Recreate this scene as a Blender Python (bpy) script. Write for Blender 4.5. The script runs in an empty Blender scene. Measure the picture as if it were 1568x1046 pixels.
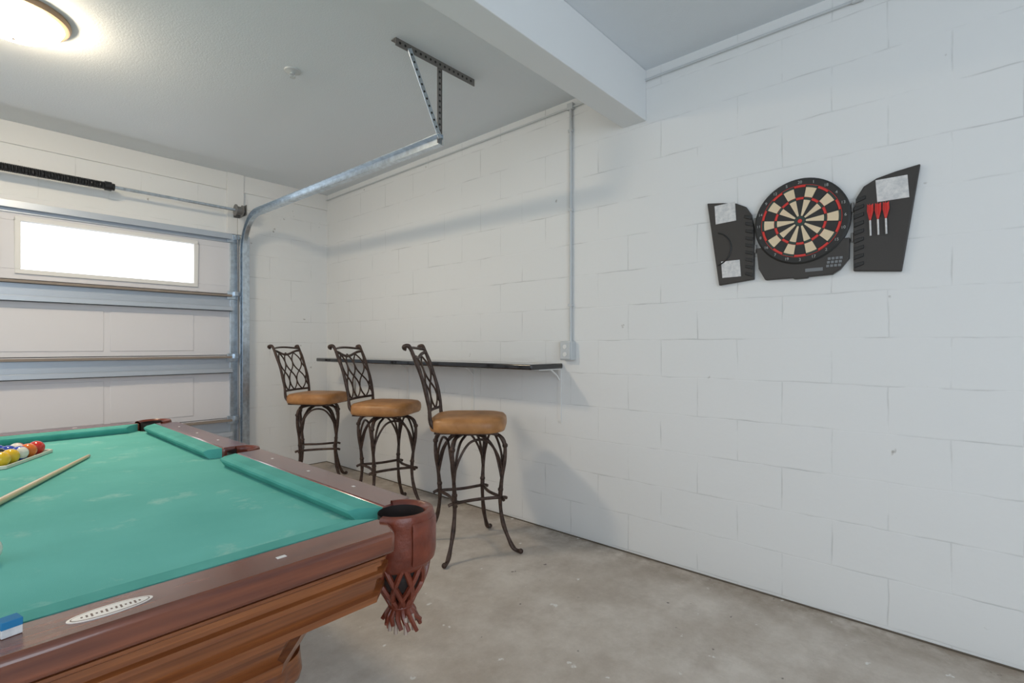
import bpy, bmesh, math, random
from mathutils import Vector, Matrix
random.seed(4)
S = bpy.context.scene
COL = S.collection
H_CEIL = 2.76
XR, YB, XL, YF = 2.65, 4.95, -3.0, -3.0

# ------------------------------------------------------------------ materials
def mat(name, col, rough=0.6, metal=0.0, noise=0.0, nscale=8.0, bump=0.0, bscale=60.0, coat=0.0, spec=0.5, stretch=(1,1,1), col2=None, r0=0.35, r1=0.65):
    m = bpy.data.materials.new(name); m.use_nodes = True
    nt = m.node_tree; b = nt.nodes['Principled BSDF']
    b.inputs['Base Color'].default_value = (*col, 1)
    b.inputs['Roughness'].default_value = rough
    b.inputs['Metallic'].default_value = metal
    b.inputs['Specular IOR Level'].default_value = spec
    b.inputs['Coat Weight'].default_value = coat
    b.inputs['Coat Roughness'].default_value = 0.12
    geo = nt.nodes.new('ShaderNodeTexCoord')
    mp = nt.nodes.new('ShaderNodeMapping'); mp.inputs['Scale'].default_value = stretch
    nt.links.new(geo.outputs['Object'], mp.inputs['Vector'])
    if noise > 0 or col2:
        n = nt.nodes.new('ShaderNodeTexNoise'); n.inputs['Scale'].default_value = nscale
        n.inputs['Detail'].default_value = 6
        nt.links.new(mp.outputs[0], n.inputs['Vector'])
        r = nt.nodes.new('ShaderNodeValToRGB')
        c2 = col2 if col2 else tuple(max(0, c*(1-noise)) for c in col)
        r.color_ramp.elements[0].position = r0; r.color_ramp.elements[0].color = (*c2, 1)
        r.color_ramp.elements[1].position = r1; r.color_ramp.elements[1].color = (*col, 1)
        nt.links.new(n.outputs['Fac'], r.inputs[0]); nt.links.new(r.outputs[0], b.inputs['Base Color'])
    if bump > 0:
        n2 = nt.nodes.new('ShaderNodeTexNoise'); n2.inputs['Scale'].default_value = bscale; n2.inputs['Detail'].default_value = 4
        nt.links.new(mp.outputs[0], n2.inputs['Vector'])
        bp = nt.nodes.new('ShaderNodeBump'); bp.inputs['Strength'].default_value = bump; bp.inputs['Distance'].default_value = 0.01
        nt.links.new(n2.outputs['Fac'], bp.inputs['Height']); nt.links.new(bp.outputs[0], b.inputs['Normal'])
    return m

def block_wall(name, axis):
    m = bpy.data.materials.new(name); m.use_nodes = True
    nt = m.node_tree; N = nt.nodes; L = nt.links; b = N['Principled BSDF']
    b.inputs['Roughness'].default_value = 0.5
    geo = N.new('ShaderNodeNewGeometry'); sep = N.new('ShaderNodeSeparateXYZ'); L.new(geo.outputs['Position'], sep.inputs[0])
    add = N.new('ShaderNodeMath'); add.operation = 'ADD'; add.inputs[1].default_value = 10.127
    L.new(sep.outputs['Z'], add.inputs[0])
    addh = N.new('ShaderNodeMath'); addh.operation = 'ADD'; addh.inputs[1].default_value = 10.1
    L.new(sep.outputs[axis], addh.inputs[0])
    cmb = N.new('ShaderNodeCombineXYZ'); L.new(addh.outputs[0], cmb.inputs[0]); L.new(add.outputs[0], cmb.inputs[1])
    nz = N.new('ShaderNodeTexNoise'); nz.inputs['Scale'].default_value = 6; L.new(geo.outputs['Position'], nz.inputs['Vector'])
    vs = N.new('ShaderNodeVectorMath'); vs.operation = 'SCALE'; vs.inputs['Scale'].default_value = 0.014
    L.new(nz.outputs['Color'], vs.inputs[0])
    va = N.new('ShaderNodeVectorMath'); va.operation = 'ADD'; L.new(cmb.outputs[0], va.inputs[0]); L.new(vs.outputs[0], va.inputs[1])
    br = N.new('ShaderNodeTexBrick'); br.offset = 0.5
    br.inputs['Scale'].default_value = 1; br.inputs['Brick Width'].default_value = 0.406
    br.inputs['Row Height'].default_value = 0.203; br.inputs['Mortar Size'].default_value = 0.0045
    br.inputs['Mortar Smooth'].default_value = 0.85
    br.inputs['Color1'].default_value = (1,1,1,1); br.inputs['Color2'].default_value = (1,1,1,1); br.inputs['Mortar'].default_value = (0,0,0,1)
    L.new(va.outputs[0], br.inputs['Vector'])
    n2 = N.new('ShaderNodeTexNoise'); n2.inputs['Scale'].default_value = 4.5; n2.inputs['Detail'].default_value = 6; L.new(geo.outputs['Position'], n2.inputs['Vector'])
    rp = N.new('ShaderNodeValToRGB'); rp.color_ramp.elements[0].position = 0.44; rp.color_ramp.elements[1].position = 0.68
    L.new(n2.outputs['Fac'], rp.inputs[0])
    mul = N.new('ShaderNodeMath'); mul.operation = 'MULTIPLY'; L.new(br.outputs['Fac'], mul.inputs[0]); L.new(rp.outputs[0], mul.inputs[1])
    mx = N.new('ShaderNodeMix'); mx.data_type = 'RGBA'
    mx.inputs['A'].default_value = (0.83, 0.83, 0.82, 1); mx.inputs['B'].default_value = (0.62, 0.62, 0.61, 1)
    L.new(mul.outputs[0], mx.inputs['Factor'])
    n5 = N.new('ShaderNodeTexNoise'); n5.inputs['Scale'].default_value = 11; n5.inputs['Detail'].default_value = 3; L.new(geo.outputs['Position'], n5.inputs['Vector'])
    r5 = N.new('ShaderNodeValToRGB'); r5.color_ramp.elements[0].position = 0.745; r5.color_ramp.elements[1].position = 0.785; L.new(n5.outputs['Fac'], r5.inputs[0])
    mx2 = N.new('ShaderNodeMix'); mx2.data_type = 'RGBA'; mx2.inputs['B'].default_value = (0.45, 0.43, 0.40, 1)
    L.new(r5.outputs[0], mx2.inputs['Factor']); L.new(mx.outputs['Result'], mx2.inputs['A'])
    L.new(mx2.outputs['Result'], b.inputs['Base Color'])
    n3 = N.new('ShaderNodeTexNoise'); n3.inputs['Scale'].default_value = 24; n3.inputs['Detail'].default_value = 6; L.new(geo.outputs['Position'], n3.inputs['Vector'])
    m3 = N.new('ShaderNodeMath'); m3.operation = 'MULTIPLY'; m3.inputs[1].default_value = 0.55; L.new(n3.outputs['Fac'], m3.inputs[0])
    m4 = N.new('ShaderNodeMath'); m4.operation = 'MULTIPLY'; m4.inputs[1].default_value = 0.22; L.new(br.outputs['Fac'], m4.inputs[0])
    sub = N.new('ShaderNodeMath'); sub.operation = 'SUBTRACT'; L.new(m3.outputs[0], sub.inputs[0]); L.new(m4.outputs[0], sub.inputs[1])
    m6 = N.new('ShaderNodeMath'); m6.operation = 'MULTIPLY'; m6.inputs[1].default_value = 0.6; L.new(mul.outputs[0], m6.inputs[0])
    sb2 = N.new('ShaderNodeMath'); sb2.operation = 'SUBTRACT'; L.new(sub.outputs[0], sb2.inputs[0]); L.new(m6.outputs[0], sb2.inputs[1])
    bp = N.new('ShaderNodeBump'); bp.inputs['Strength'].default_value = 0.24; bp.inputs['Distance'].default_value = 0.006
    L.new(sb2.outputs[0], bp.inputs['Height']); L.new(bp.outputs[0], b.inputs['Normal'])
    return m

def concrete():
    m = bpy.data.materials.new('concrete'); m.use_nodes = True
    nt = m.node_tree; N = nt.nodes; L = nt.links; b = N['Principled BSDF']
    b.inputs['Roughness'].default_value = 0.6
    geo = N.new('ShaderNodeNewGeometry')
    def noise(sc, det, p0, p1, c0, c1, rgh=0.6):
        n = N.new('ShaderNodeTexNoise'); n.inputs['Scale'].default_value = sc; n.inputs['Detail'].default_value = det; n.inputs['Roughness'].default_value = rgh
        L.new(geo.outputs['Position'], n.inputs['Vector'])
        r = N.new('ShaderNodeValToRGB'); r.color_ramp.elements[0].position = p0; r.color_ramp.elements[1].position = p1
        r.color_ramp.elements[0].color = (*c0,1); r.color_ramp.elements[1].color = (*c1,1); L.new(n.outputs['Fac'], r.inputs[0]); return r, n
    def blend(prev, fac, col):
        x = N.new('ShaderNodeMix'); x.data_type='RGBA'; x.inputs['B'].default_value=(*col,1)
        L.new(fac, x.inputs['Factor']); L.new(prev, x.inputs['A']); return x.outputs['Result']
    def scale(s, k):
        ml = N.new('ShaderNodeMath'); ml.operation='MULTIPLY'; ml.inputs[1].default_value=k; L.new(s, ml.inputs[0]); return ml.outputs[0]
    base, _ = noise(1.8, 8, 0.36, 0.62, (0.46,0.395,0.335), (0.67,0.61,0.55), 0.72)
    cur = base.outputs[0]
    st, sn = noise(4.3, 8, 0.50, 0.70, (0,0,0), (1,1,1), 0.7)
    cur = blend(cur, scale(st.outputs[0], 0.5), (0.38,0.32,0.27))
    # grime gathered along the foot of the block wall
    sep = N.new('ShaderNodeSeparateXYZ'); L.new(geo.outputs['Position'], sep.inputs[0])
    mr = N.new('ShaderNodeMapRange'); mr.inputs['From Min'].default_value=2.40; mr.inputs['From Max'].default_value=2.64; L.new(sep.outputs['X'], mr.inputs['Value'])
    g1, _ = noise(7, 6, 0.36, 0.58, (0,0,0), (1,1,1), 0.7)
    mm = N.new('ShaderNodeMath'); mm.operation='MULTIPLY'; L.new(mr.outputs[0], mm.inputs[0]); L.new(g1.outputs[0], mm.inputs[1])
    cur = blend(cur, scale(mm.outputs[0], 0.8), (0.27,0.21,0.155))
    wh, _ = noise(13, 4, 0.69, 0.72, (0,0,0), (1,1,1), 0.5)
    cur = blend(cur, wh.outputs[0], (0.78,0.76,0.73))
    dk, _ = noise(17, 3, 0.715, 0.745, (0,0,0), (1,1,1), 0.5)
    cur = blend(cur, dk.outputs[0], (0.19,0.16,0.14))
    L.new(cur, b.inputs['Base Color'])
    _, nf = noise(30, 8, 0, 1, (0,0,0), (1,1,1))
    bp = N.new('ShaderNodeBump'); bp.inputs['Strength'].default_value=0.3; bp.inputs['Distance'].default_value=0.008
    L.new(nf.outputs['Fac'], bp.inputs['Height']); L.new(bp.outputs[0], b.inputs['Normal'])
    return m

def felt():
    m = mat('green_felt', (0.165, 0.535, 0.475), 0.92, nscale=2.5, col2=(0.13, 0.46, 0.405), bump=0.1, bscale=400, spec=0.2)
    nt = m.node_tree; N = nt.nodes; L = nt.links; b = N['Principled BSDF']
    src = b.inputs['Base Color'].links[0].from_socket
    tc = N.new('ShaderNodeTexCoord'); n = N.new('ShaderNodeTexNoise'); n.inputs['Scale'].default_value = 6.5; n.inputs['Detail'].default_value = 8; n.inputs['Roughness'].default_value = 0.7
    L.new(tc.outputs['Object'], n.inputs['Vector'])
    r = N.new('ShaderNodeValToRGB'); r.color_ramp.elements[0].position = 0.56; r.color_ramp.elements[1].position = 0.78; L.new(n.outputs['Fac'], r.inputs[0])
    x = N.new('ShaderNodeMix'); x.data_type = 'RGBA'; x.inputs['B'].default_value = (0.42, 0.66, 0.58, 1)
    L.new(r.outputs[0], x.inputs['Factor']); L.new(src, x.inputs['A']); L.new(x.outputs['Result'], b.inputs['Base Color'])
    return m

M_wallR = block_wall('painted_block_y', 'Y')
M_wallB = block_wall('painted_block_x', 'X')
M_ceil = mat('ceiling_paint', (0.76, 0.80, 0.835), 0.6, bump=0.15, bscale=120)
M_beam = mat('beam_paint', (0.82, 0.83, 0.83), 0.7)
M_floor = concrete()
M_gap = mat('joint_dark', (0.13, 0.105, 0.08), 0.9)
M_door = mat('door_paint', (0.75, 0.74, 0.77), 0.5)
M_strut = mat('strut_paint', (0.52, 0.57, 0.64), 0.38, metal=0.4)
M_strutb = mat('strut_top', (0.27, 0.225, 0.19), 0.55)
M_galv = mat('galvanised', (0.66, 0.74, 0.82), 0.28, metal=0.9, noise=0.25, nscale=30)
M_galvd = mat('galvanised_dark', (0.24, 0.23, 0.22), 0.45, metal=0.5)
M_black = mat('black_plastic', (0.040, 0.034, 0.030), 0.45)
M_blackseg = mat('black_segment', (0.020, 0.019, 0.018), 0.5)
M_spring = mat('spring_black', (0.02, 0.02, 0.022), 0.35, metal=0.3)
M_white = mat('white_paint', (0.82, 0.81, 0.79), 0.5)
M_pipe = mat('pipe_paint', (0.60, 0.62, 0.63), 0.42)
M_paper = mat('paper', (0.80, 0.78, 0.76), 0.8, nscale=60, col2=(0.60, 0.60, 0.60))
M_red = mat('red_plastic', (0.72, 0.035, 0.025), 0.4)
M_cream = mat('cream_plastic', (0.80, 0.64, 0.43), 0.5)
M_shelf = mat('shelf_gloss', (0.012, 0.012, 0.014), 0.12, coat=0.5)
M_iron = mat('wrought_iron', (0.090, 0.055, 0.042), 0.42, metal=0.5, noise=0.5, nscale=40, bump=0.3, bscale=90)
M_tan = mat('tan_leather', (0.52, 0.25, 0.09), 0.40, nscale=14, col2=(0.38, 0.17, 0.055), bump=0.1)
M_cloth = felt()
M_cush = mat('cushion_felt', (0.12, 0.44, 0.385), 0.92, spec=0.2, nscale=9, col2=(0.09,0.37,0.32))
M_woodX = mat('wood_x', (0.34, 0.112, 0.032), 0.28, nscale=7, col2=(0.155, 0.043, 0.014), coat=0.4, stretch=(0.5, 7, 11), r0=0.3, r1=0.70)
M_woodY = mat('wood_y', (0.21, 0.058, 0.045), 0.22, nscale=7, col2=(0.11, 0.030, 0.026), coat=0.7, stretch=(7, 0.5, 9), r0=0.3, r1=0.7)
M_railX = mat('wood_rail_x', (0.25, 0.072, 0.033), 0.22, nscale=7, col2=(0.12, 0.034, 0.020), coat=0.7, stretch=(0.6, 9, 9), r0=0.3, r1=0.7)
M_leather = mat('brown_leather', (0.22, 0.048, 0.023), 0.32, nscale=20, col2=(0.13, 0.026, 0.013), bump=0.15, bscale=80)
M_hole = mat('pocket_dark', (0.02, 0.012, 0.01), 0.7)
M_cue = mat('cue_maple', (0.74, 0.56, 0.32), 0.3, coat=0.5)
M_rack = mat('rack_wood', (0.78, 0.72, 0.60), 0.4)
M_blue = mat('chalk_blue', (0.02, 0.20, 0.42), 0.8)
M_silver = mat('badge', (0.72, 0.70, 0.68), 0.35, metal=0.2)
M_dkin = mat('badge_ink', (0.12, 0.07, 0.06), 0.5)
M_bronze = mat('bronze_rim', (0.42, 0.29, 0.19), 0.4, metal=0.3)

def emis(name, col, s):
    m = bpy.data.materials.new(name); m.use_nodes = True
    b = m.node_tree.nodes['Principled BSDF']
    b.inputs['Base Color'].default_value = (0.9, 0.9, 0.9, 1)
    b.inputs['Emission Color'].default_value = (*col, 1); b.inputs['Emission Strength'].default_value = s
    return m
M_lamp = emis('lamp_glass', (1.0, 0.83, 0.60), 84)

def glass():
    m = bpy.data.materials.new('window_glass'); m.use_nodes = True
    nt = m.node_tree; nt.nodes.clear()
    o = nt.nodes.new('ShaderNodeOutputMaterial'); t = nt.nodes.new('ShaderNodeBsdfTransparent'); g = nt.nodes.new('ShaderNodeBsdfGlossy')
    g.inputs['Roughness'].default_value = 0.05
    mx = nt.nodes.new('ShaderNodeMixShader'); mx.inputs[0].default_value = 0.06
    nt.links.new(t.outputs[0], mx.inputs[1]); nt.links.new(g.outputs[0], mx.inputs[2]); nt.links.new(mx.outputs[0], o.inputs[0])
    return m
M_glass = glass()

# ------------------------------------------------------------------ mesh builder
def catmull(pts, n=6):
    P = [Vector(p) for p in pts]
    if len(P) < 3: return P
    out = []
    Q = [P[0]*2-P[1]] + P + [P[-1]*2-P[-2]]
    for i in range(1, len(Q)-2):
        a, b, c, d = Q[i-1:i+3]
        for k in range(n):
            t = k/n
            out.append(0.5*((2*b)+(c-a)*t+(2*a-5*b+4*c-d)*t*t+(3*b-a-3*c+d)*t**3))
    out.append(P[-1]); return out

class MB:
    def __init__(s): s.v=[]; s.f=[]; s.m=[]; s.M=Matrix.Identity(4)
    def add(s, vs, fs, mi=0):
        o = len(s.v); s.v += [s.M @ Vector(v) for v in vs]
        for f in fs: s.f.append([i+o for i in f]); s.m.append(mi)
    def box(s, x0,x1,y0,y1,z0,z1, mi=0):
        s.add([(x0,y0,z0),(x1,y0,z0),(x1,y1,z0),(x0,y1,z0),(x0,y0,z1),(x1,y0,z1),(x1,y1,z1),(x0,y1,z1)],
              [(0,3,2,1),(4,5,6,7),(0,1,5,4),(1,2,6,5),(2,3,7,6),(3,0,4,7)], mi)
    def tube(s, pts, r, n=8, mi=0, sm=0):
        P = catmull(pts, sm) if sm else [Vector(p) for p in pts]
        N = len(P)
        t0 = (P[1]-P[0]).normalized()
        up = Vector((0,0,1)) if abs(t0.z) < 0.9 else Vector((1,0,0))
        u = t0.cross(up).normalized(); vs = []; prev = t0
        for i, p in enumerate(P):
            t = (P[min(i+1,N-1)]-P[max(i-1,0)]).normalized()
            q = prev.rotation_difference(t); u = (q @ u).normalized(); prev = t
            w = t.cross(u)
            if callable(r): rr = r(i/(N-1))
            else: rr = r
            for k in range(n):
                a = 2*math.pi*k/n; vs.append(p + (u*math.cos(a)+w*math.sin(a))*rr)
        fs = []
        for i in range(N-1):
            for k in range(n):
                fs.append((i*n+k, i*n+(k+1)%n, (i+1)*n+(k+1)%n, (i+1)*n+k))
        fs.append(tuple(range(n-1,-1,-1))); fs.append(tuple((N-1)*n+k for k in range(n)))
        s.add(vs, fs, mi)
    def lathe(s, prof, c=(0,0,0), n=32, mi=0, a0=0, a1=2*math.pi, axis='Z'):
        full = abs(a1-a0-2*math.pi) < 1e-6
        nn = n if full else n+1
        vs = []
        for (r, z) in prof:
            for k in range(nn):
                a = a0+(a1-a0)*k/n
                if axis == 'Z': vs.append((c[0]+r*math.cos(a), c[1]+r*math.sin(a), c[2]+z))
                elif axis == 'X': vs.append((c[0]+z, c[1]+r*math.cos(a), c[2]+r*math.sin(a)))
        fs = []
        for i in range(len(prof)-1):
            for k in range(n):
                k2 = (k+1)%nn if full else k+1
                fs.append((i*nn+k, i*nn+k2, (i+1)*nn+k2, (i+1)*nn+k))
        s.add(vs, fs, mi)
    def prism(s, poly, z0, z1, mi=0, plane='XY'):
        def P(a, b, c):
            return (a,b,c) if plane == 'XY' else ((c,a,b) if plane == 'YZ' else (a,c,b))
        n = len(poly)
        vs = [P(a,b,z0) for a,b in poly]+[P(a,b,z1) for a,b in poly]
        fs = [tuple(range(n-1,-1,-1)), tuple(range(n,2*n))]+[(i,(i+1)%n,(i+1)%n+n,i+n) for i in range(n)]
        s.add(vs, fs, mi)
    def sphere(s, c, r, n=16, mi=0, sz=1.0):
        prof = [(max(1e-5, r*math.sin(math.pi*i/n)), -r*sz*math.cos(math.pi*i/n)) for i in range(n+1)]
        s.lathe(prof, c, n=2*n, mi=mi)
    def make(s, name, mats, parent=None, bevel=0, smooth=True, ang=35):
        me = bpy.data.meshes.new(name); me.from_pydata([tuple(v) for v in s.v], [], s.f)
        if not isinstance(mats, (list, tuple)): mats = [mats]
        for m in mats: me.materials.append(m)
        for p, mi in zip(me.polygons, s.m): p.material_index = mi
        bm = bmesh.new(); bm.from_mesh(me); bmesh.ops.remove_doubles(bm, verts=bm.verts, dist=1e-5)
        bmesh.ops.recalc_face_normals(bm, faces=bm.faces); bm.to_mesh(me); bm.free()
        if smooth:
            me.shade_smooth(); me.set_sharp_from_angle(angle=math.radians(ang))
        ob = bpy.data.objects.new(name, me); COL.objects.link(ob)
        if parent: ob.parent = parent
        if bevel:
            b = ob.modifiers.new('bevel', 'BEVEL'); b.width = bevel; b.segments = 3; b.limit_method = 'ANGLE'; b.angle_limit = math.radians(40)
        return ob

def empty(name, loc=(0,0,0), rz=0):
    e = bpy.data.objects.new(name, None); e.location = loc; e.rotation_euler = (0,0,rz); e.empty_display_size = 0.1
    COL.objects.link(e); return e

# ------------------------------------------------------------------ room shell
T = 0.15
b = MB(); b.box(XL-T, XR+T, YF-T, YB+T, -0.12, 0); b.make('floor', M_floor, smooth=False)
b = MB(); b.box(XL-T, XR+T, YF-T, YB+T, H_CEIL, H_CEIL+0.12); b.make('ceiling', M_ceil, smooth=False)
b = MB(); b.box(XR, XR+T, YF-T, YB+T, 0, H_CEIL); b.make('wall_right', M_wallR, smooth=False)
b = MB(); b.box(XL-T, XL, YF-T, YB+T, 0, H_CEIL); b.make('wall_left', M_wallR, smooth=False)
b = MB(); b.box(XL, XR, YF-T, YF, 0, H_CEIL); b.make('wall_rear', M_wallB, smooth=False)
DX0, DX1, DZ = -2.75, 1.80, 2.21
b = MB(); b.box(DX1, XR, YB, YB+T, 0, H_CEIL); b.box(XL, DX0, YB, YB+T, 0, H_CEIL); b.box(DX0, DX1, YB, YB+T, DZ, H_CEIL)
b.make('wall_back', M_wallB, smooth=False)
b = MB(); b.box(XL, XR, 1.35, 1.50, 2.475, H_CEIL); b.make('ceiling_beam', M_beam, bevel=0.004)
b = MB(); b.box(XR-0.006, XR, YF, YB, 0, 0.006); b.box(DX1+0.02, XR-0.006, YB-0.006, YB, 0, 0.006); b.make('gap_strip', M_gap, smooth=False)  # thin dark strip drawn for the gap where walls meet the floor
b = MB(); b.box(1.69, 1.83, YB-0.025, YB, 2.21, H_CEIL); b.make('trim_2', M_white, bevel=0.003)
b = MB(); b.box(XL, 1.69, YB-0.015, YB, 2.605, H_CEIL); b.box(1.83, XR, YB-0.015, YB, 2.605, H_CEIL); b.make('trim_3', M_white, bevel=0.003)

# ------------------------------------------------------------------ garage door
g = empty('garage_door', (0, YB, 0))
secs = [(0.0,0.55),(0.555,1.115),(1.12,1.665),(1.67,2.21)]
wins = [(0.36+k*-1.22, 1.43+k*-1.22) for k in range(3)]
b = MB()
for z0, z1 in secs[:3]:
    b.box(DX0, DX1-0.005, 0.0, 0.045, z0, z1)
z0, z1 = secs[3]
b.box(DX0, DX1-0.005, 0, 0.045, z0, 1.74); b.box(DX0, DX1-0.005, 0, 0.045, 2.08, z1)
xs = [DX0]+[v for w in reversed(wins) for v in w]+[DX1-0.005]
for i in range(0, len(xs), 2): b.box(xs[i], xs[i+1], 0, 0.045, 1.74, 2.08)
b.make('panel_sections', M_door, g, bevel=0.003)
b = MB()
for zs in (0.5525, 1.1175, 1.6675): b.box(DX0, DX1, 0.030, 0.050, zs-0.02, zs+0.02)  # backing strips added to block light leaking through the section seams
b.box(DX0-0.02, DX1+0.02, 0.05, 0.07, 2.17, 2.25); b.box(DX1-0.03, DX1+0.02, 0.05, 0.07, 0, 2.2)
b.make('seal_and_backing', M_black, g)
b = MB()
for zz in [(0.05,0.38),(0.60,0.93),(1.16,1.47)]:
    for k in range(7):
        x1 = 1.43-k*0.61; x0 = x1-0.57
        if x0 < DX0: continue
        b.box(x0, x1, -0.005, 0.001, zz[0], zz[1])
b.make('stamped_panels', M_door, g, bevel=0.004)
b = MB()
for (x0, x1) in wins:
    w = 0.032
    b.box(x0-w, x1+w, -0.014, 0.0, 2.08, 2.08+w); b.box(x0-w, x1+w, -0.014, 0.0, 1.74-w, 1.74)
    b.box(x0-w, x0, -0.014, 0.0, 1.74, 2.08); b.box(x1, x1+w, -0.014, 0.0, 1.74, 2.08)
b.make('window_frames', M_white, g, bevel=0.004)
b = MB()
for (x0, x1) in wins: b.box(x0, x1, 0.018, 0.022, 1.74, 2.08)
b.make('window_1', M_glass, g, smooth=False)
b = MB(); c = MB()
for zt in (0.545, 1.11, 1.66):
    c.box(DX0+0.03, 1.72, -0.060, -0.001, zt-0.018, zt)
    b.box(DX0+0.03, 1.72, -0.010, -0.001, zt-0.15, zt-0.018)
    b.box(DX0+0.03, 1.72, -0.066, -0.001, zt-0.15, zt-0.142)
    b.box(DX0+0.03, 1.72, -0.066, -0.060, zt-0.15, zt-0.108)
b.box(DX0+0.03, 1.72, -0.06, -0.002, 2.195, 2.203); b.box(DX0+0.03, 1.72, -0.06, -0.054, 2.155, 2.203); b.box(DX0+0.03, 1.72, -0.012, -0.002, 2.13, 2.2)
b.make('struts', M_strut, g, bevel=0.002); c.make('strut_flanges', M_strutb, g, bevel=0.002)
b = MB(); b.box(1.715, 1.775, -0.02, 0, 0.0, 2.2)
for z in (0.07, 0.5, 1.06, 1.62, 2.13):
    b.box(1.69, 1.78, -0.03, -0.018, z, z+0.075); b.tube([(1.76, -0.05, z+0.05), (1.79, -0.05, z+0.05)], 0.006)
    b.box(1.74, 1.78, -0.062, -0.02, z+0.03, z+0.07)
b.make('end_stile', M_galv, g, bevel=0.002)

def track(name, X, par):
    pts = [(4.86, 0.005), (4.86, 2.05)]
    R = 0.31; cy, cz = 4.55, 2.05
    for k in range(1, 17):
        a = math.pi/2*k/16; pts.append((cy+R*math.cos(a), cz+R*math.sin(a)))
    pts.append((2.13, 2.325))
    b = MB(); h = 0.030
    prof = [(-0.036,-h),(0.0,-h),(0.0,h),(-0.036,h),(-0.036,h-0.005),(-0.004,h-0.005),(-0.004,-h+0.005),(-0.036,-h+0.005)]
    n = len(prof); vs = []
    for i, (y, z) in enumerate(pts):
        a = Vector(pts[max(0,i-1)]); c = Vector(pts[min(len(pts)-1,i+1)]); t = (c-a).normalized(); nn = Vector((-t.y, t.x))
        for (px, pn) in prof: vs.append((X+px, y+nn.x*pn, z+nn.y*pn))
    fs = [(i*n+k, i*n+(k+1)%n, (i+1)*n+(k+1)%n, (i+1)*n+k) for i in range(len(pts)-1) for k in range(n)]
    fs += [tuple(range(n)), tuple((len(pts)-1)*n+k for k in range(n))]
    b.add(vs, fs)
    b.box(X-0.002, X+0.045, 4.89, YB, 0.0, 2.2)
    return b.make(name, M_galv, par, ang=30)
tr = empty('overhead_track')
track('track_rail', 1.82, tr)
b = MB()
b.box(1.52, 2.07, 2.145, 2.15, 2.72, H_CEIL); b.box(1.52, 2.07, 2.15, 2.185, H_CEIL-0.005, H_CEIL)
b.box(1.795, 1.828, 2.150, 2.154, 2.30, 2.745); b.box(1.824, 1.828, 2.150, 2.18, 2.30, 2.745)
b.make('hanger_angle', M_galvd, tr)
b = MB(); b.M = Matrix.Translation((1.60, 2.142, 2.735)) @ Matrix.Rotation(-math.atan2(0.205, 0.40), 4, 'Y')
b.box(-0.014, 0.014, -0.004, 0.0, -0.45, 0.0); b.box(0.011, 0.014, 0, 0.02, -0.45, 0)
b.M = Matrix.Identity(4)
b.make('diagonal_brace', M_galv, tr)
b = MB()
for k in range(16):
    x = 1.545+k*0.033; b.tube([(x,2.1435,2.74),(x,2.1452,2.74)], 0.0065, n=10)
for k in range(12):
    z = 2.35+k*0.032; b.tube([(1.811,2.1485,z),(1.811,2.1502,z)], 0.0065, n=10)
for k in range(12):
    t = 0.03+k*0.036; a = math.atan2(0.205,0.40)
    x = 1.60+math.sin(a)*t; z = 2.735-math.cos(a)*t; b.tube([(x,2.1365,z),(x,2.1382,z)], 0.006, n=10)
b.make('perforations', M_blackseg, tr)
b = MB(); b.tube([(1.745,4.845,2.34),(1.775,4.875,0.12)], 0.002, n=6); b.make('lift_cable', M_galvd, tr)

sp = empty('torsion_spring')
b = MB(); b.tube([(-2.6,4.80,2.40),(1.79,4.80,2.40)], 0.0125, n=12)
b.make('torsion_shaft', M_galv, sp)
b = MB(); turns = 150; pts = []
for i in range(turns*10+1):
    a = 2*math.pi*i/10; pts.append((-0.70+1.52*i/(turns*10), 4.80+0.023*math.cos(a), 2.40+0.023*math.sin(a)))
b.tube(pts, 0.0062, n=5)
b.tube([(-0.7,4.80,2.40),(0.82,4.80,2.40)], 0.0225, n=20)
b.make('spring_coil', M_spring, sp)
b = MB(); b.lathe([(0.012,0),(0.034,0),(0.034,0.04),(0.026,0.045),(0.026,0.06),(0.012,0.06)], (0.80,4.80,2.40), axis='X', n=20)
b.make('winding_cone', M_spring, sp)
b = MB(); b.lathe([(0.012,0),(0.05,0),(0.05,0.008),(0.036,0.012),(0.036,0.05),(0.05,0.054),(0.05,0.06),(0.012,0.06)], (1.71,4.80,2.40), axis='X', n=24)
b.box(1.785, 1.79, 4.75, 4.925, 2.36, 2.45); b.box(1.74,1.79,4.918,4.925,2.36,2.45)
b.make('cable_drum', M_galvd, sp)

# ------------------------------------------------------------------ ceiling lamp & sprinkler
e = empty('ceiling_lamp', (0.215, 3.31, H_CEIL))
b = MB(); b.lathe([(0.0001,0),(0.205,0),(0.208,-0.012),(0.20,-0.028),(0.182,-0.034),(0.178,-0.02),(0.0001,-0.02)], n=48); b.make('rim', M_bronze, e)
b = MB(); b.lathe([(0.178*math.cos(a), -0.03-0.085*math.sin(a)) for a in [math.pi/2*i/12 for i in range(12)]]+[(0.0001,-0.115)], n=48); b.make('glass_dome', M_lamp, e)
b = MB(); b.lathe([(0.0001,-0.133),(0.008,-0.13),(0.010,-0.121),(0.006,-0.113)], n=16); b.make('finial', M_bronze, e)
e = empty('fire_sprinkler', (1.316, 2.843, H_CEIL))
b = MB(); b.lathe([(0.0001,0),(0.045,0),(0.043,-0.006),(0.02,-0.012),(0.012,-0.014),(0.012,-0.022),(0.0001,-0.022)], n=28)
b.tube([(0.012,0,-0.018),(0.014,0,-0.03),(0.0,0,-0.038)], 0.0025, sm=4); b.tube([(-0.012,0,-0.018),(-0.014,0,-0.03),(0.0,0,-0.038)], 0.0025, sm=4)
b.lathe([(0.0001,-0.038),(0.016,-0.038),(0.016,-0.040),(0.0001,-0.040)], n=16)
b.make('sprinkler_head', M_pipe, e)

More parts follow.
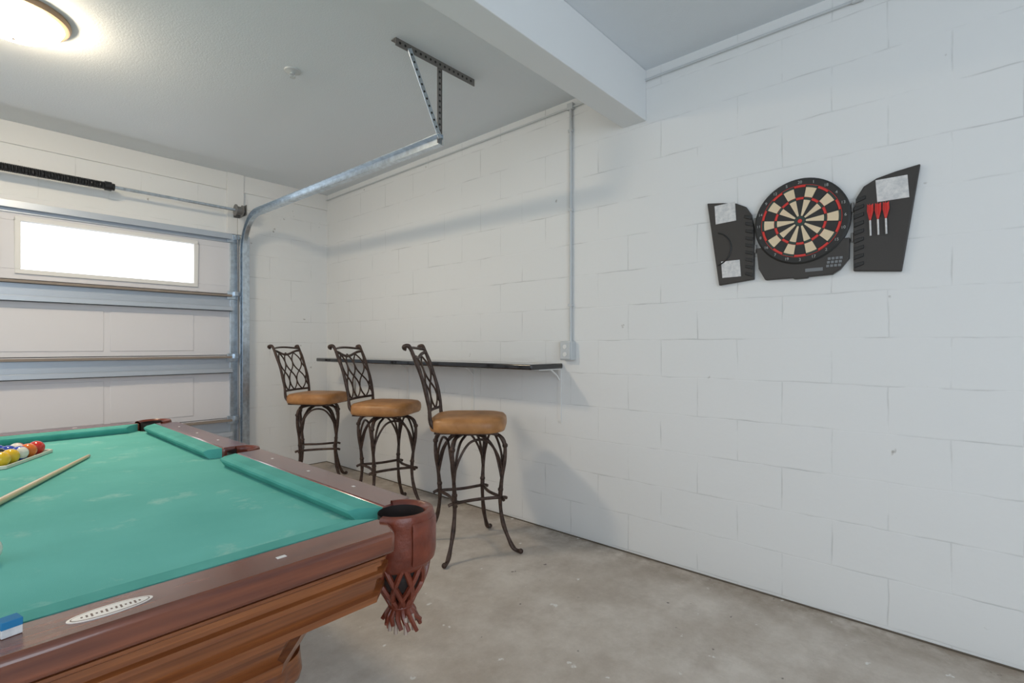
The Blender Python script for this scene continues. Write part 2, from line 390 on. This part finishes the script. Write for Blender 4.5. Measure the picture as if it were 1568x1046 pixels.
# ------------------------------------------------------------------ conduit + box
e = empty('electrical_conduit')
b = MB(); b.tube([(XR-0.014,1.86,2.70),(XR-0.014,1.86,1.23)], 0.0095, n=12)
b.make('vertical_pipe', M_pipe, e)
b = MB()
for z in (2.55, 2.05, 1.45): b.box(XR-0.026, XR, 1.846, 1.874, z, z+0.015)
b.make('pipe_straps', M_pipe, e)
b = MB(); b.tube([(XR-0.012,1.50,2.706),(XR-0.012,4.94,2.706)], 0.006, n=10); b.tube([(XR-0.012,1.35,2.700),(XR-0.012,-2.98,2.700)], 0.0065, n=10)
b.box(XR-0.026, XR, 1.84, 1.88, 2.69, 2.73)
b.tube([(XR-0.012,0.33,2.700),(XR-0.012,0.37,2.700)], 0.011, n=12)
b.make('ceiling_pipe', M_pipe, e)
e = empty('electrical_outlet_box', (XR, 1.875, 1.172))
b = MB(); b.box(-0.05, 0, -0.045, 0.045, -0.06, 0.06); b.make('box_body', M_pipe, e, bevel=0.006)
b = MB(); b.box(-0.056, -0.05, -0.038, 0.038, -0.054, 0.054); b.make('cover_plate', M_pipe, e, bevel=0.003)
b = MB(); b.lathe([(0.0001,-0.060),(0.014,-0.060),(0.014,-0.055)], (0,0,0.024), axis='X', n=16); b.lathe([(0.0001,-0.060),(0.014,-0.060),(0.014,-0.055)], (0,0,-0.024), axis='X', n=16); b.make('sockets', M_white, e)

# ------------------------------------------------------------------ wall bar shelf
e = empty('bar_shelf')
b = MB(); b.box(2.33, XR-0.001, 1.93, 4.55, 1.056, 1.090); b.make('counter_top', M_shelf, e, bevel=0.008)
b = MB()
for y in (1.955, 2.76, 3.56, 4.40):
    b.box(XR-0.006, XR-0.0005, y-0.013, y+0.013, 0.72, 1.056)
    b.prism([(XR-0.006,0.72),(XR-0.0005,0.70),(XR-0.0005,0.72)], y-0.013, y+0.013, plane='XZ')
    b.box(2.42, XR-0.006, y-0.013, y+0.013, 1.050, 1.056)
    b.tube([(XR-0.005,y,0.98),(XR-0.03,y,1.01),(2.58,y,1.035),(2.55,y,1.052)], 0.005, n=8, sm=4)
b.make('shelf_brackets', M_white, e)

# ------------------------------------------------------------------ bar stools
def backx(z):
    t = (z-0.74)/0.46
    return -0.195 - 0.03*t - 0.095*t*t
def stool(cx, cy, aseat, aleg):
    e = empty('bar_stool', (cx, cy, 0))
    b = MB(); b.M = Matrix.Rotation(aleg, 4, 'Z')
    prof = [(0.07,0.690),(0.15,0.688),(0.205,0.665),(0.228,0.61),(0.222,0.52),(0.205,0.40),(0.198,0.28),(0.215,0.17),(0.25,0.08),(0.285,0.025),(0.325,0.013)]
    for k in range(4):
        a = k*math.pi/2; ca, sa = math.cos(a), math.sin(a)
        b.tube([(r*ca, r*sa, z) for r, z in prof], lambda t: 0.0125*(1-0.12*math.cos(t*40)), n=8, sm=6)
        b.sphere((0.325*ca, 0.325*sa, 0.0155), 0.015, n=6)
        b.tube([(r*ca, r*sa, z) for r, z in [(0.207,0.42),(0.19,0.50),(0.165,0.585),(0.12,0.645),(0.05,0.675)]], 0.008, n=8, sm=5)
        a2 = a+math.pi/2; am = a+math.pi/4
        def pol(r, t, z): return (r*math.cos(t), r*math.sin(t), z)
        b.tube([pol(0.215,a,0.47), pol(0.195,a+0.15,0.57), pol(0.165,a+0.40,0.645), pol(0.155,am,0.665), pol(0.165,a2-0.40,0.645), pol(0.195,a2-0.15,0.57), pol(0.215,a2,0.47)], 0.0075, n=8, sm=5)
        p = Vector(pol(0.205,a,0.315)); q = Vector(pol(0.205,a2,0.315)); d = (q-p).normalized()
        mid = (p+q)/2
        b.tube([p-d*0.035+Vector((0,0,-0.008)), p, mid*0.86+Vector((0,0,0.315*0.14)), q, q+d*0.035+Vector((0,0,-0.008))], 0.0095, n=8, sm=6)
        for zz, rr in ((0.62,0.228),(0.36,0.2)):
            b.sphere(pol(rr,a,zz), 0.017, n=5)
    b.lathe([(0.0001,0.68),(0.10,0.68),(0.10,0.695),(0.0001,0.695)], n=24)
    b.make('leg_frame', M_iron, e)
    R = Matrix.Rotation(aseat, 4, 'Z')
    b = MB(); b.M = R; b.lathe([(0.0001,0.695),(0.075,0.695),(0.085,0.71),(0.0001,0.71)], n=24)
    b.box(-0.18,0.18,-0.18,0.18,0.700,0.712)
    b.make('swivel_plate', M_iron, e)
    b = MB(); b.M = R; n = 48
    rings = [(0.88,0.706),(0.975,0.714),(1.0,0.735),(1.0,0.755),(0.985,0.773),(0.93,0.786),(0.80,0.793),(0.55,0.798),(0.25,0.800)]
    vs = []
    for s_, z in rings:
        for k in range(n):
            a = 2*math.pi*k/n; c_, s2 = math.cos(a), math.sin(a); ex = 0.5
            vs.append((0.222*s_*math.copysign(abs(c_)**ex, c_), 0.222*s_*math.copysign(abs(s2)**ex, s2), z))
    fs = [(i*n+k, i*n+(k+1)%n, (i+1)*n+(k+1)%n, (i+1)*n+k) for i in range(len(rings)-1) for k in range(n)]
    fs += [tuple(range(n-1,-1,-1)), tuple((len(rings)-1)*n+k for k in range(n))]
    b.add(vs, fs); b.make('seat_cushion', M_tan, e, ang=60)
    b = MB(); b.M = R; w = 0.185
    for sgn in (-1, 1):
        zs = [0.70,0.76,0.85,0.95,1.05,1.13,1.19]
        pts = [(-0.15, sgn*w*0.95, 0.708)]+[(backx(z), sgn*w*(0.97+0.08*(z-0.7)), z) for z in zs[1:]]
        pts += [(backx(1.19)-0.016, sgn*(w+0.010), 1.203), (backx(1.19)-0.030, sgn*(w+0.012), 1.198), (backx(1.19)-0.030, sgn*(w+0.010), 1.186), (backx(1.19)-0.020, sgn*(w+0.01), 1.184)]
        b.tube(pts, lambda t: 0.0115*(1-0.1*math.cos(t*34)), n=8, sm=6)
    def bp(y, z): return (backx(z)-0.03*(1-(y/w)**2), y, z)
    b.tube([bp(w*t, 1.160-0.035*math.cos(t*math.pi/2)**2) for t in [i/6-1 for i in range(13)]], 0.010, n=8, sm=3)
    b.tube([bp(w*t, 1.178+0.012*math.cos(t*math.pi/2)) for t in [i/6-1 for i in range(13)]], 0.008, n=8, sm=3)
    b.tube([bp(w*t, 0.815) for t in [i/6-1 for i in range(13)]], 0.009, n=8, sm=3)
    z0, z1 = 0.815, 1.14
    for sgn in (-1, 1):
        for k in range(-3, 4):
            pts = []
            for i in range(31):
                t = i/30; z = z0+(z1-z0)*t
                y = sgn*(k*0.105 + 0.21*(t-0.5) + 0.012*math.sin(t*4*math.pi))
                if abs(y) <= w: pts.append(bp(y, z))
            if len(pts) > 4: b.tube(pts, 0.0058, n=6)
    b.make('lattice_back', M_iron, e)
    return e
stool(2.10, 2.22, math.radians(-50), math.radians(22))
stool(2.18, 3.19, math.radians(-60), math.radians(30))
stool(2.20, 4.25, math.radians(-58), math.radians(15))

# ------------------------------------------------------------------ pool table
TC = (0.15, 2.16, 0); HW, HL = 0.70, 1.22
pt = empty('pool_table', TC)
ZT, ZB = 0.79, 0.75
def arc(cx, cy, r, a0, a1, n=10):
    return [(cx+r*math.cos(a0+(a1-a0)*i/n), cy+r*math.sin(a0+(a1-a0)*i/n)) for i in range(n+1)]
PCX, PCY, PR = 0.605, 1.115, 0.068
quad = arc(0.645,0,0.062, math.pi, math.pi*0.62, 5) + [(0.625,0.075),(0.625,PCY-0.075)] + arc(PCX,PCY,PR, -math.pi/2+0.2, -math.pi-0.2, 8)+[(PCX-0.08,1.14)]
full = quad + [(-x,y) for x,y in reversed(quad)] + [(-x,-y) for x,y in quad] + [(x,-y) for x,y in reversed(quad)]
b = MB(); b.prism(full, ZB-0.025, ZB); b.make('slate_bed', M_cloth, pt, smooth=False)
def railpoly_end(s):
    return [(-0.545,s*1.112),(-0.540,s*1.17),(-0.515,s*1.22),(0.515,s*1.22),(0.540,s*1.17),(0.545,s*1.112)]
for s in (-1, 1):
    b = MB(); b.prism(railpoly_end(s), 0.742, ZT); b.make('end_rail', M_railX, pt, bevel=0.010)
for sx in (-1, 1):
    for sy in (-1, 1):
        b = MB(); b.prism([(sx*0.595,sy*0.066),(sx*0.64,sy*0.068),(sx*0.70,sy*0.055),(sx*0.70,sy*1.03),(sx*0.655,sy*1.052),(sx*0.595,sy*1.058)], 0.742, ZT)
        b.make('side_rail', M_woodY, pt, bevel=0.010)
def cushion(p0, p1, n0, n1):
    b = MB()
    def mixp(a, c, t): return (a[0]+(c[0]-a[0])*t, a[1]+(c[1]-a[1])*t)
    vs = []
    for (p, n_) in ((p0,n0),(p1,n1)):
        m_ = mixp(p, n_, 0.7)
        vs += [(*p, 0.789), (*mixp(p,n_,0.75), 0.787), (*n_, 0.781), (*n_, 0.774), (*m_, 0.7505), (*p, 0.7505)]
    n = 6
    fs = [(k,(k+1)%n,(k+1)%n+n,k+n) for k in range(n)]+[tuple(range(n)),tuple(range(2*n-1,n-1,-1))]
    b.add(vs, fs); b.make('cushion', M_cush, pt, smooth=False)
NX, NY, BX, BY = 0.535, 1.052, 0.596, 1.1125
for s in (-1, 1):
    cushion((-0.535,s*BY),(0.535,s*BY),(-0.475,s*NY),(0.475,s*NY))
    for sy in (-1, 1):
        cushion((s*BX,sy*0.072),(s*BX,sy*1.050),(s*NX,sy*0.092),(s*NX,sy*0.990))
def outline(ins, ch):
    w, l = HW-ins, HL-ins
    return [(w-ch,-l),(w,-l+ch),(w,l-ch),(w-ch,l),(-w+ch,l),(-w,l-ch),(-w,-l+ch),(-w+ch,-l)]
def stack(name, prof, m):
    b = MB(); vs = []
    for z, ins, ch in prof: vs += [(x,y,z) for x,y in outline(ins, ch)]
    n = 8; fs = [(i*n+k, i*n+(k+1)%n, (i+1)*n+(k+1)%n, (i+1)*n+k) for i in range(len(prof)-1) for k in range(n)]
    fs += [tuple(range(n)), tuple((len(prof)-1)*n+k for k in range(n))]
    b.add(vs, fs); return b.make(name, m, pt, ang=25)
C = 0.205
stack('apron', [(0.742,0.004,C),(0.736,0.004,C),(0.732,0.010,C),(0.722,0.010,C),(0.716,0.022,C-.01),(0.708,0.022,C-.01),(0.704,0.014,C-.01),(0.694,0.014,C-.01),(0.688,0.028,C-.02),(0.650,0.044,C-.035),(0.645,0.036,C-.035),(0.630,0.038,C-.035),(0.622,0.06,C-.035)], M_woodX)
stack('cabinet', [(0.622,0.135,0.19),(0.600,0.14,0.19),(0.592,0.155,0.18),(0.500,0.205,0.15),(0.492,0.195,0.15),(0.470,0.198,0.15),(0.462,0.215,0.14)], M_woodX)
for sx in (-1, 1):
    for sy in (-1, 1):
        b = MB(); prof = [(0.0001,0.001),(0.055,0.001),(0.062,0.02),(0.055,0.04),(0.045,0.06),(0.05,0.08),(0.075,0.13),(0.092,0.19),(0.095,0.24),(0.082,0.30),(0.055,0.345),(0.048,0.36),(0.062,0.375),(0.085,0.40),(0.092,0.425),(0.088,0.462),(0.0001,0.462)]
        vs = []; n = 48
        for r, z in prof:
            for k in range(n):
                a = 2*math.pi*k/n; f = 1+(0.06*math.cos(8*a) if 0.07 < z < 0.34 or 0.38 < z < 0.44 else 0)
                vs.append((sx*0.355+r*f*math.cos(a), sy*0.90+r*f*math.sin(a), z))
        b.add(vs, [(i*n+k, i*n+(k+1)%n, (i+1)*n+(k+1)%n, (i+1)*n+k) for i in range(len(prof)-1) for k in range(n)])
        b.make('carved_leg', M_woodX, pt, ang=50)
M_tassel = mat('tassel', (0.42,0.32,0.26), 0.7)
def corner_pocket(sx, sy):
    base = math.atan2(sy, sx); c = (sx*PCX, sy*PCY, 0)
    b = MB(); span = math.radians(118)
    b.lathe([(0.056,0.775),(0.058,0.790),(0.068,0.799),(0.079,0.797),(0.083,0.785),(0.080,0.770),(0.081,0.74),(0.082,0.71),(0.079,0.685),(0.070,0.665),(0.062,0.660),(0.060,0.70),(0.056,0.775)], c, n=36, a0=base-span, a1=base+span)
    b.lathe([(0.083,0.782),(0.087,0.774),(0.0865,0.70),(0.083,0.682),(0.078,0.684)], c, n=24, a0=base-math.radians(62), a1=base+math.radians(62))
    b.make('leather_pocket', M_leather, pt, ang=50)
    b = MB(); b.lathe([(0.0595,0.724),(0.0595,0.66),(0.045,0.61),(0.025,0.59),(0.0001,0.585)], c, n=32)
    b.lathe([(0.0560,0.79),(0.0560,0.64),(0.0001,0.632)], c, n=32); b.make('pocket_liner', M_hole, pt)
    # leather strap net
    b = MB(); cc = Vector(c)
    for k in range(9):
        for d in (-1, 1):
            a = 2*math.pi*k/9
            P = []
            for (r, z, t) in [(0.068,0.680,0),(0.062,0.645,0.22),(0.050,0.612,0.45),(0.034,0.585,0.68),(0.024,0.565,0.9)]:
                P.append((cc.x+r*math.cos(a+d*t), cc.y+r*math.sin(a+d*t), z))
            b.tube(P, 0.0070, n=6, sm=3)
    b.lathe([(0.0001,0.575),(0.026,0.573),(0.031,0.562),(0.026,0.552),(0.0001,0.55)], c, n=20)
    for k in range(15):
        a = 2*math.pi*k/15+0.15*random.random(); r2 = 0.028+0.022*random.random(); zb = 0.504+0.030*random.random()
        b.tube([(cc.x+0.020*math.cos(a),cc.y+0.020*math.sin(a),0.560),(cc.x+0.034*math.cos(a),cc.y+0.034*math.sin(a),0.542),(cc.x+r2*math.cos(a+0.25),cc.y+r2*math.sin(a+0.25),zb)], lambda t: 0.0072-0.002*t, n=6, sm=3)
    b.make('pocket_net', M_leather, pt)
    b = MB()
    for k in range(9):
        a = 2*math.pi*k/9+0.2; r2 = 0.026+0.014*random.random(); zb = 0.494+0.012*random.random()
        b.tube([(cc.x+r2*math.cos(a),cc.y+r2*math.sin(a),zb+0.04),(cc.x+(r2+0.003)*math.cos(a),cc.y+(r2+0.003)*math.sin(a),zb)], 0.0050, n=6)
    b.make('tassels', M_tassel, pt)
for sx in (-1, 1):
    for sy in (-1, 1): corner_pocket(sx, sy)
for sx in (-1, 1):
    c = (sx*0.645, 0, 0); base = 0 if sx > 0 else math.pi; sp_ = math.radians(92)
    b = MB(); b.lathe([(0.048,0.775),(0.049,0.786),(0.054,0.793),(0.062,0.792),(0.065,0.784),(0.064,0.74),(0.062,0.70),(0.056,0.69),(0.048,0.775)], c, n=28, a0=base-sp_, a1=base+sp_)
    b.make('side_pocket', M_leather, pt, ang=50)
    b = MB(); b.lathe([(0.052,0.782),(0.050,0.70),(0.0001,0.69)], c, n=28); b.lathe([(0.062,0.745),(0.060,0.66),(0.0001,0.65)], c, n=28); b.make('side_liner', M_hole, pt)
b = MB()
for i in (-2, 2):
    x = i*0.1435
    for s in (-1, 1): b.box(x-0.009, x+0.009, s*1.168-0.005, s*1.168+0.005, 0.7895, 0.7908)
for i in (-3,-2,-1,1,2,3):
    y = i*0.275
    for s in (-1, 1): b.box(s*0.648-0.004, s*0.648+0.004, y-0.006, y+0.006, 0.7895, 0.7906)
b.make('rail_sights', M_white, pt, smooth=False)
b = MB(); vs = [(0.054*math.cos(a)+0.024, -1.168+0.019*math.sin(a)) for a in [2*math.pi*i/40 for i in range(40)]]
b.prism(vs, 0.7895, 0.7912, 0)
b.prism([(0.024+(x-0.024)*0.92, -1.168+(y+1.168)*0.84) for x, y in vs], 0.7895, 0.7914, 1)
b.prism([(0.024+(x-0.024)*0.89, -1.168+(y+1.168)*0.76) for x, y in vs], 0.7895, 0.7916, 0)
for k in range(13):
    x = -0.012+k*0.006; hh = 0.003+0.002*((k*7)%3)
    b.box(x-0.0013, x+0.0013, -1.168-hh, -1.168+hh*0.6, 0.7895, 0.7918, 1)
b.make('oval_nameplate', [M_silver, M_dkin], pt, smooth=False)

def ballmat(name, col):
    m = bpy.data.materials.new(name); m.use_nodes = True; nt = m.node_tree; bb = nt.nodes['Principled BSDF']
    bb.inputs['Base Color'].default_value = (*col, 1); bb.inputs['Roughness'].default_value = 0.08; bb.inputs['Coat Weight'].default_value = 0.5
    return m
cols = [(0.85,0.52,0.02),(0.02,0.06,0.45),(0.70,0.03,0.02),(0.12,0.02,0.25),(0.85,0.18,0.02),(0.0,0.22,0.08),(0.25,0.02,0.03),(0.01,0.01,0.01)]
BM = [ballmat('ball_%d'%i, c) for i, c in enumerate(cols)] + [ballmat('ball_ivory', (0.85,0.80,0.70))]
rk = empty('billiard_ball_rack', (0.14, 2.67, ZB))
r = 0.0286; order2 = [0,1,0,1,7,1,2,4,1,4,0,0,1,2,2]
idx = 0
for row in range(5):
    for j in range(row+1):
        cx = (j-row/2)*2*r; cy = row*2*r*0.8667
        b = MB(); n = 14; ci = order2[idx]; stripe = idx in (3,5,7,12,13)
        b.M = Matrix.Translation((cx, cy, r+0.0005)) @ Matrix.Rotation(random.uniform(0,3),4,'X') @ Matrix.Rotation(random.uniform(0,3),4,'Y')
        prof = [(max(1e-5, r*0.998*math.sin(math.pi*i/n)), -r*0.998*math.cos(math.pi*i/n)) for i in range(n+1)]
        b.lathe(prof, n=28)
        if stripe:
            for q_, f in enumerate(b.f):
                z = prof[q_//28][1]; b.m[q_] = 1 if abs(z) > r*0.55 else 0
        b.make('ball', [BM[ci], BM[8]], rk, ang=80); idx += 1
b = MB()
Lr = 4*2*r*0.8667
o = r+0.003
inner = [(-0.012,-2*r+0.006),(0.012,-2*r+0.006),(4*r+r*1.55,Lr+r*0.3),(4*r+r*1.2,Lr+o),(-4*r-r*1.2,Lr+o),(-4*r-r*1.55,Lr+r*0.3)]
cen = Vector((0, Lr*0.55)); outer = [tuple(cen+(Vector(p)-cen)*1.06) for p in inner]
n = 6; zt = 0.014
vs = [(x,y,0.001) for x,y in inner]+[(x,y,0.001) for x,y in outer]+[(x,y,zt) for x,y in inner]+[(x,y,zt) for x,y in outer]
fs = []
for k in range(n):
    k2 = (k+1)%n
    fs += [(k,k2,k2+n,k+n),(k+2*n,k2+2*n,k2+3*n,k+3*n),(k,k2,k2+2*n,k+2*n),(k+n,k2+n,k2+3*n,k+3*n)]
b.add(vs, fs); b.make('triangle_rack', M_rack, rk, bevel=0.003)

e = empty('cue_ball', (0.054, 1.50, ZB+r+0.0008)); b = MB(); b.sphere((0,0,0), r, n=16); b.make('ball_surface', BM[8], e, ang=80)
e = empty('cue_stick')
tipp = Vector((0.39, 2.64, ZB+0.0075)); dr = Vector((-0.4266,-0.9044,0)); L_ = 1.42
b = MB(); b.tube([tipp+dr*0.02, tipp+dr*0.8+Vector((0,0,0.004))], lambda t: 0.0065+0.004*t, n=14, mi=0)
b.tube([tipp+dr*0.8+Vector((0,0,0.004)), tipp+dr*L_+Vector((0,0,0.0085))], lambda t: 0.0105+0.004*t, n=14, mi=1)
b.tube([tipp, tipp+dr*0.02], 0.0064, n=14, mi=2)
b.make('cue_shaft', [M_cue, M_woodX, mat('ferrule',(0.5,0.45,0.36),0.5)], e)
e = empty('billiard_chalk', (0.062, 1.015, ZT), math.radians(12))
b = MB(); b.box(-0.0115,0.0115,-0.0115,0.0115,0.0005,0.018,0); b.make('paper_wrap', M_paper, e, bevel=0.001)
b = MB(); b.box(-0.0117,0.0117,-0.0117,0.0117,0.012,0.023,0); b.make('chalk_top', M_blue, e, bevel=0.001)

# ------------------------------------------------------------------ dartboard
DY, DZc = 0.568, 1.773
d = empty('dartboard_cabinet', (XR, DY, DZc))
b = MB(); b.lathe([(0.0001,-0.001),(0.19,-0.001),(0.196,-0.010),(0.196,-0.030),(0.188,-0.036),(0.160,-0.034),(0.0001,-0.034)], axis='X', n=64)
b.make('board_body', M_blackseg, d)
b = MB(); b.prism([(-0.155,-0.235),(-0.125,-0.255),(-0.03,-0.257),(-0.028,-0.263),(0.028,-0.263),(0.03,-0.257),(0.15,-0.257),(0.18,-0.20),(0.19,-0.10),(-0.19,-0.10),(-0.188,-0.19)], -0.028, -0.001, plane='YZ')
b.make('score_panel', M_black, d, bevel=0.004)
b = MB()
for i in range(3):
    for j in range(4): b.box(-0.031,-0.028, -0.165+j*0.015+i*0.003, -0.154+j*0.015+i*0.003, -0.190-i*0.016, -0.179-i*0.016)
b.box(-0.030,-0.028,-0.09,-0.02,-0.235,-0.220)
b.make('score_buttons', mat('buttons',(0.20,0.21,0.22),0.5), d)
b = MB()
def ringseg(r0, r1, a0, a1, x, mi):
    n = 4; vs = []
    for i in range(n+1):
        a = a0+(a1-a0)*i/n
        vs += [(x, r0*math.cos(a), r0*math.sin(a)), (x, r1*math.cos(a), r1*math.sin(a)), (x+0.003, r0*math.cos(a), r0*math.sin(a)), (x+0.003, r1*math.cos(a), r1*math.sin(a))]
    fs = []
    for i in range(n):
        o = i*4; fs += [(o,o+1,o+5,o+4),(o+2,o+6,o+7,o+3),(o+1,o+3,o+7,o+5),(o,o+4,o+6,o+2)]
    fs += [(0,2,3,1),(n*4,n*4+1,n*4+3,n*4+2)]
    b.add(vs, fs, mi)
for k in range(20):
    a0 = math.radians(18*k-9+0.6); a1 = math.radians(18*k+9-0.6)
    black = k % 2 == 1
    ringseg(0.024, 0.096, a0, a1, -0.0375, 0 if black else 1)
    ringseg(0.098, 0.107, a0, a1, -0.0375, 2 if black else 3)
    ringseg(0.109, 0.152, a0, a1, -0.0375, 0 if black else 1)
    ringseg(0.154, 0.162, a0, a1, -0.0375, 2 if black else 3)
for k in range(20):
    ringseg(0.010, 0.022, math.radians(18*k), math.radians(18*k+18), -0.0375, 3)
    ringseg(0.0001, 0.009, math.radians(18*k), math.radians(18*k+18), -0.0375, 2)
    ringseg(0.163, 0.1645, math.radians(18*k), math.radians(18*k+18), -0.0372, 2)
    ringseg(0.108, 0.109, math.radians(18*k), math.radians(18*k+18), -0.0372, 2)
b.make('segments', [M_blackseg, M_cream, M_red, mat('dark_green',(0.03,0.055,0.045),0.5)], d, smooth=False)
nums = [20,1,18,4,13,6,10,15,2,17,3,19,7,16,8,11,14,9,12,5]
M_num = mat('number_print', (0.45,0.45,0.43), 0.6)
for k, nv in enumerate(nums):
    cu = bpy.data.curves.new('num', 'FONT'); cu.body = str(nv); cu.size = 0.018; cu.align_x = 'CENTER'; cu.align_y = 'CENTER'; cu.extrude = 0.0005
    o = bpy.data.objects.new('number_%d'%nv, cu); COL.objects.link(o); o.parent = d
    a = math.radians(18*k)
    o.location = (-0.0365, -0.177*math.sin(a), 0.177*math.cos(a))
    o.rotation_euler = (math.pi/2 , 0, -math.pi/2)
    cu.materials.append(M_num)
wing = [(0.203,-0.248),(0.37,-0.265),(0.43,0.164),(0.35,0.152),(0.285,0.137),(0.24,0.112),(0.215,0.07),(0.203,0.0)]
for s, nm in ((1,'door_leaf_left'),(-1,'door_leaf_right')):
    b = MB(); b.prism([(s*y,z) for y,z in wing], -0.022, -0.001, plane='YZ'); b.make(nm, M_black, d, bevel=0.004)
    b = MB()
    for i in range(9):
        z = -0.235+i*0.035
        yy = 0.206 if z < 0.02 else 0.206+(z-0.02)*0.25
        b.prism([(s*yy,z),(s*(yy+0.035),z+0.012),(s*(yy+0.035),z+0.026),(s*yy,z+0.018)], -0.028, -0.02, plane='YZ')
    b.make('tread_ribs', M_blackseg, d, bevel=0.002)
    b = MB()
    for z in (-0.10, 0.03): b.tube([(-0.012, s*0.1985, z-0.02),(-0.012, s*0.1985, z+0.02)], 0.006, n=10)
    b.make('hinge', M_galvd, d)
b = MB(); P = [(-0.023, 0.395-0.085*math.cos(a), -0.08+0.085*math.sin(a)) for a in [math.radians(-75+150*i/20) for i in range(21)]]
b.tube(P, 0.004, n=6)
b.make('embossed_arc', M_blackseg, d)
b = MB()
def sheet(y0, y1, z0, z1, sk=0.0): b.prism([(y0,z0),(y1,z0+sk),(y1+0.006,z1+sk),(y0+0.006,z1)], -0.0245, -0.0225, plane='YZ')
sheet(0.285,0.385,0.052,0.146,-0.004); sheet(0.262,0.352,-0.228,-0.145,0.0)
sheet(-0.395,-0.288,0.035,0.128,0.0)
b.make('score_cards', M_paper, d, smooth=False)
b = MB()
for k in range(3):
    y = -0.266-k*0.027
    b.tube([(-0.032,y,-0.105),(-0.032,y+0.002,-0.04)], lambda t: 0.0035+0.001*math.sin(t*3), n=8, mi=1)
    b.tube([(-0.032,y+0.002,-0.04),(-0.032,y+0.002,-0.02)], 0.003, n=8, mi=0)
    b.prism([(y-0.002,-0.035),(y+0.006,-0.035),(y+0.013,0.0),(y+0.012,0.03),(y+0.002,0.022),(y-0.009,0.03),(y-0.010,0.0)], -0.033, -0.031, plane='YZ', mi=0)
    b.prism([(-0.045,-0.03),(-0.019,-0.0),(-0.021,0.028),(-0.032,0.02),(-0.044,0.028),(-0.046,0.0)], y+0.001, y+0.003, plane='XZ', mi=0)
b.make('darts', [M_red, M_paper], d, smooth=False)

# ------------------------------------------------------------------ light
w = bpy.data.worlds.new('World'); S.world = w; w.use_nodes = True
bg = w.node_tree.nodes['Background']; bg.inputs[0].default_value = (0.93, 0.97, 1.0, 1); bg.inputs[1].default_value = 3.0
def area(name, loc, target, sx, sy, p, col):
    l = bpy.data.lights.new(name, 'AREA'); l.shape = 'RECTANGLE'; l.size = sx; l.size_y = sy; l.energy = p; l.color = col
    o = bpy.data.objects.new(name, l); COL.objects.link(o); o.location = loc
    o.rotation_euler = (Vector(target)-Vector(loc)).to_track_quat('-Z', 'Y').to_euler(); return o
area('daylight_rear', (-0.6, -2.7, 1.5), (0.6, 2.0, 1.3), 3.6, 2.2, 82, (0.74, 0.87, 1.0))
area('fill_left', (-2.8, 1.5, 1.6), (1.5, 2.0, 1.2), 3.0, 2.0, 25, (0.90, 0.95, 1.0))  # added fill light in front of the closed left wall, no window there

cam = bpy.data.cameras.new('camera'); co = bpy.data.objects.new('camera', cam); COL.objects.link(co)
co.location = (0, 0, 1.2); co.rotation_euler = (math.pi/2, 0, -math.radians(48.2))
cam.sensor_width = 36; cam.lens = 17.86; cam.shift_y = 0.0045; cam.clip_start = 0.02
S.camera = co
S.view_settings.view_transform = 'Standard'
S.view_settings.look = 'None'
S.view_settings.exposure = 0.0
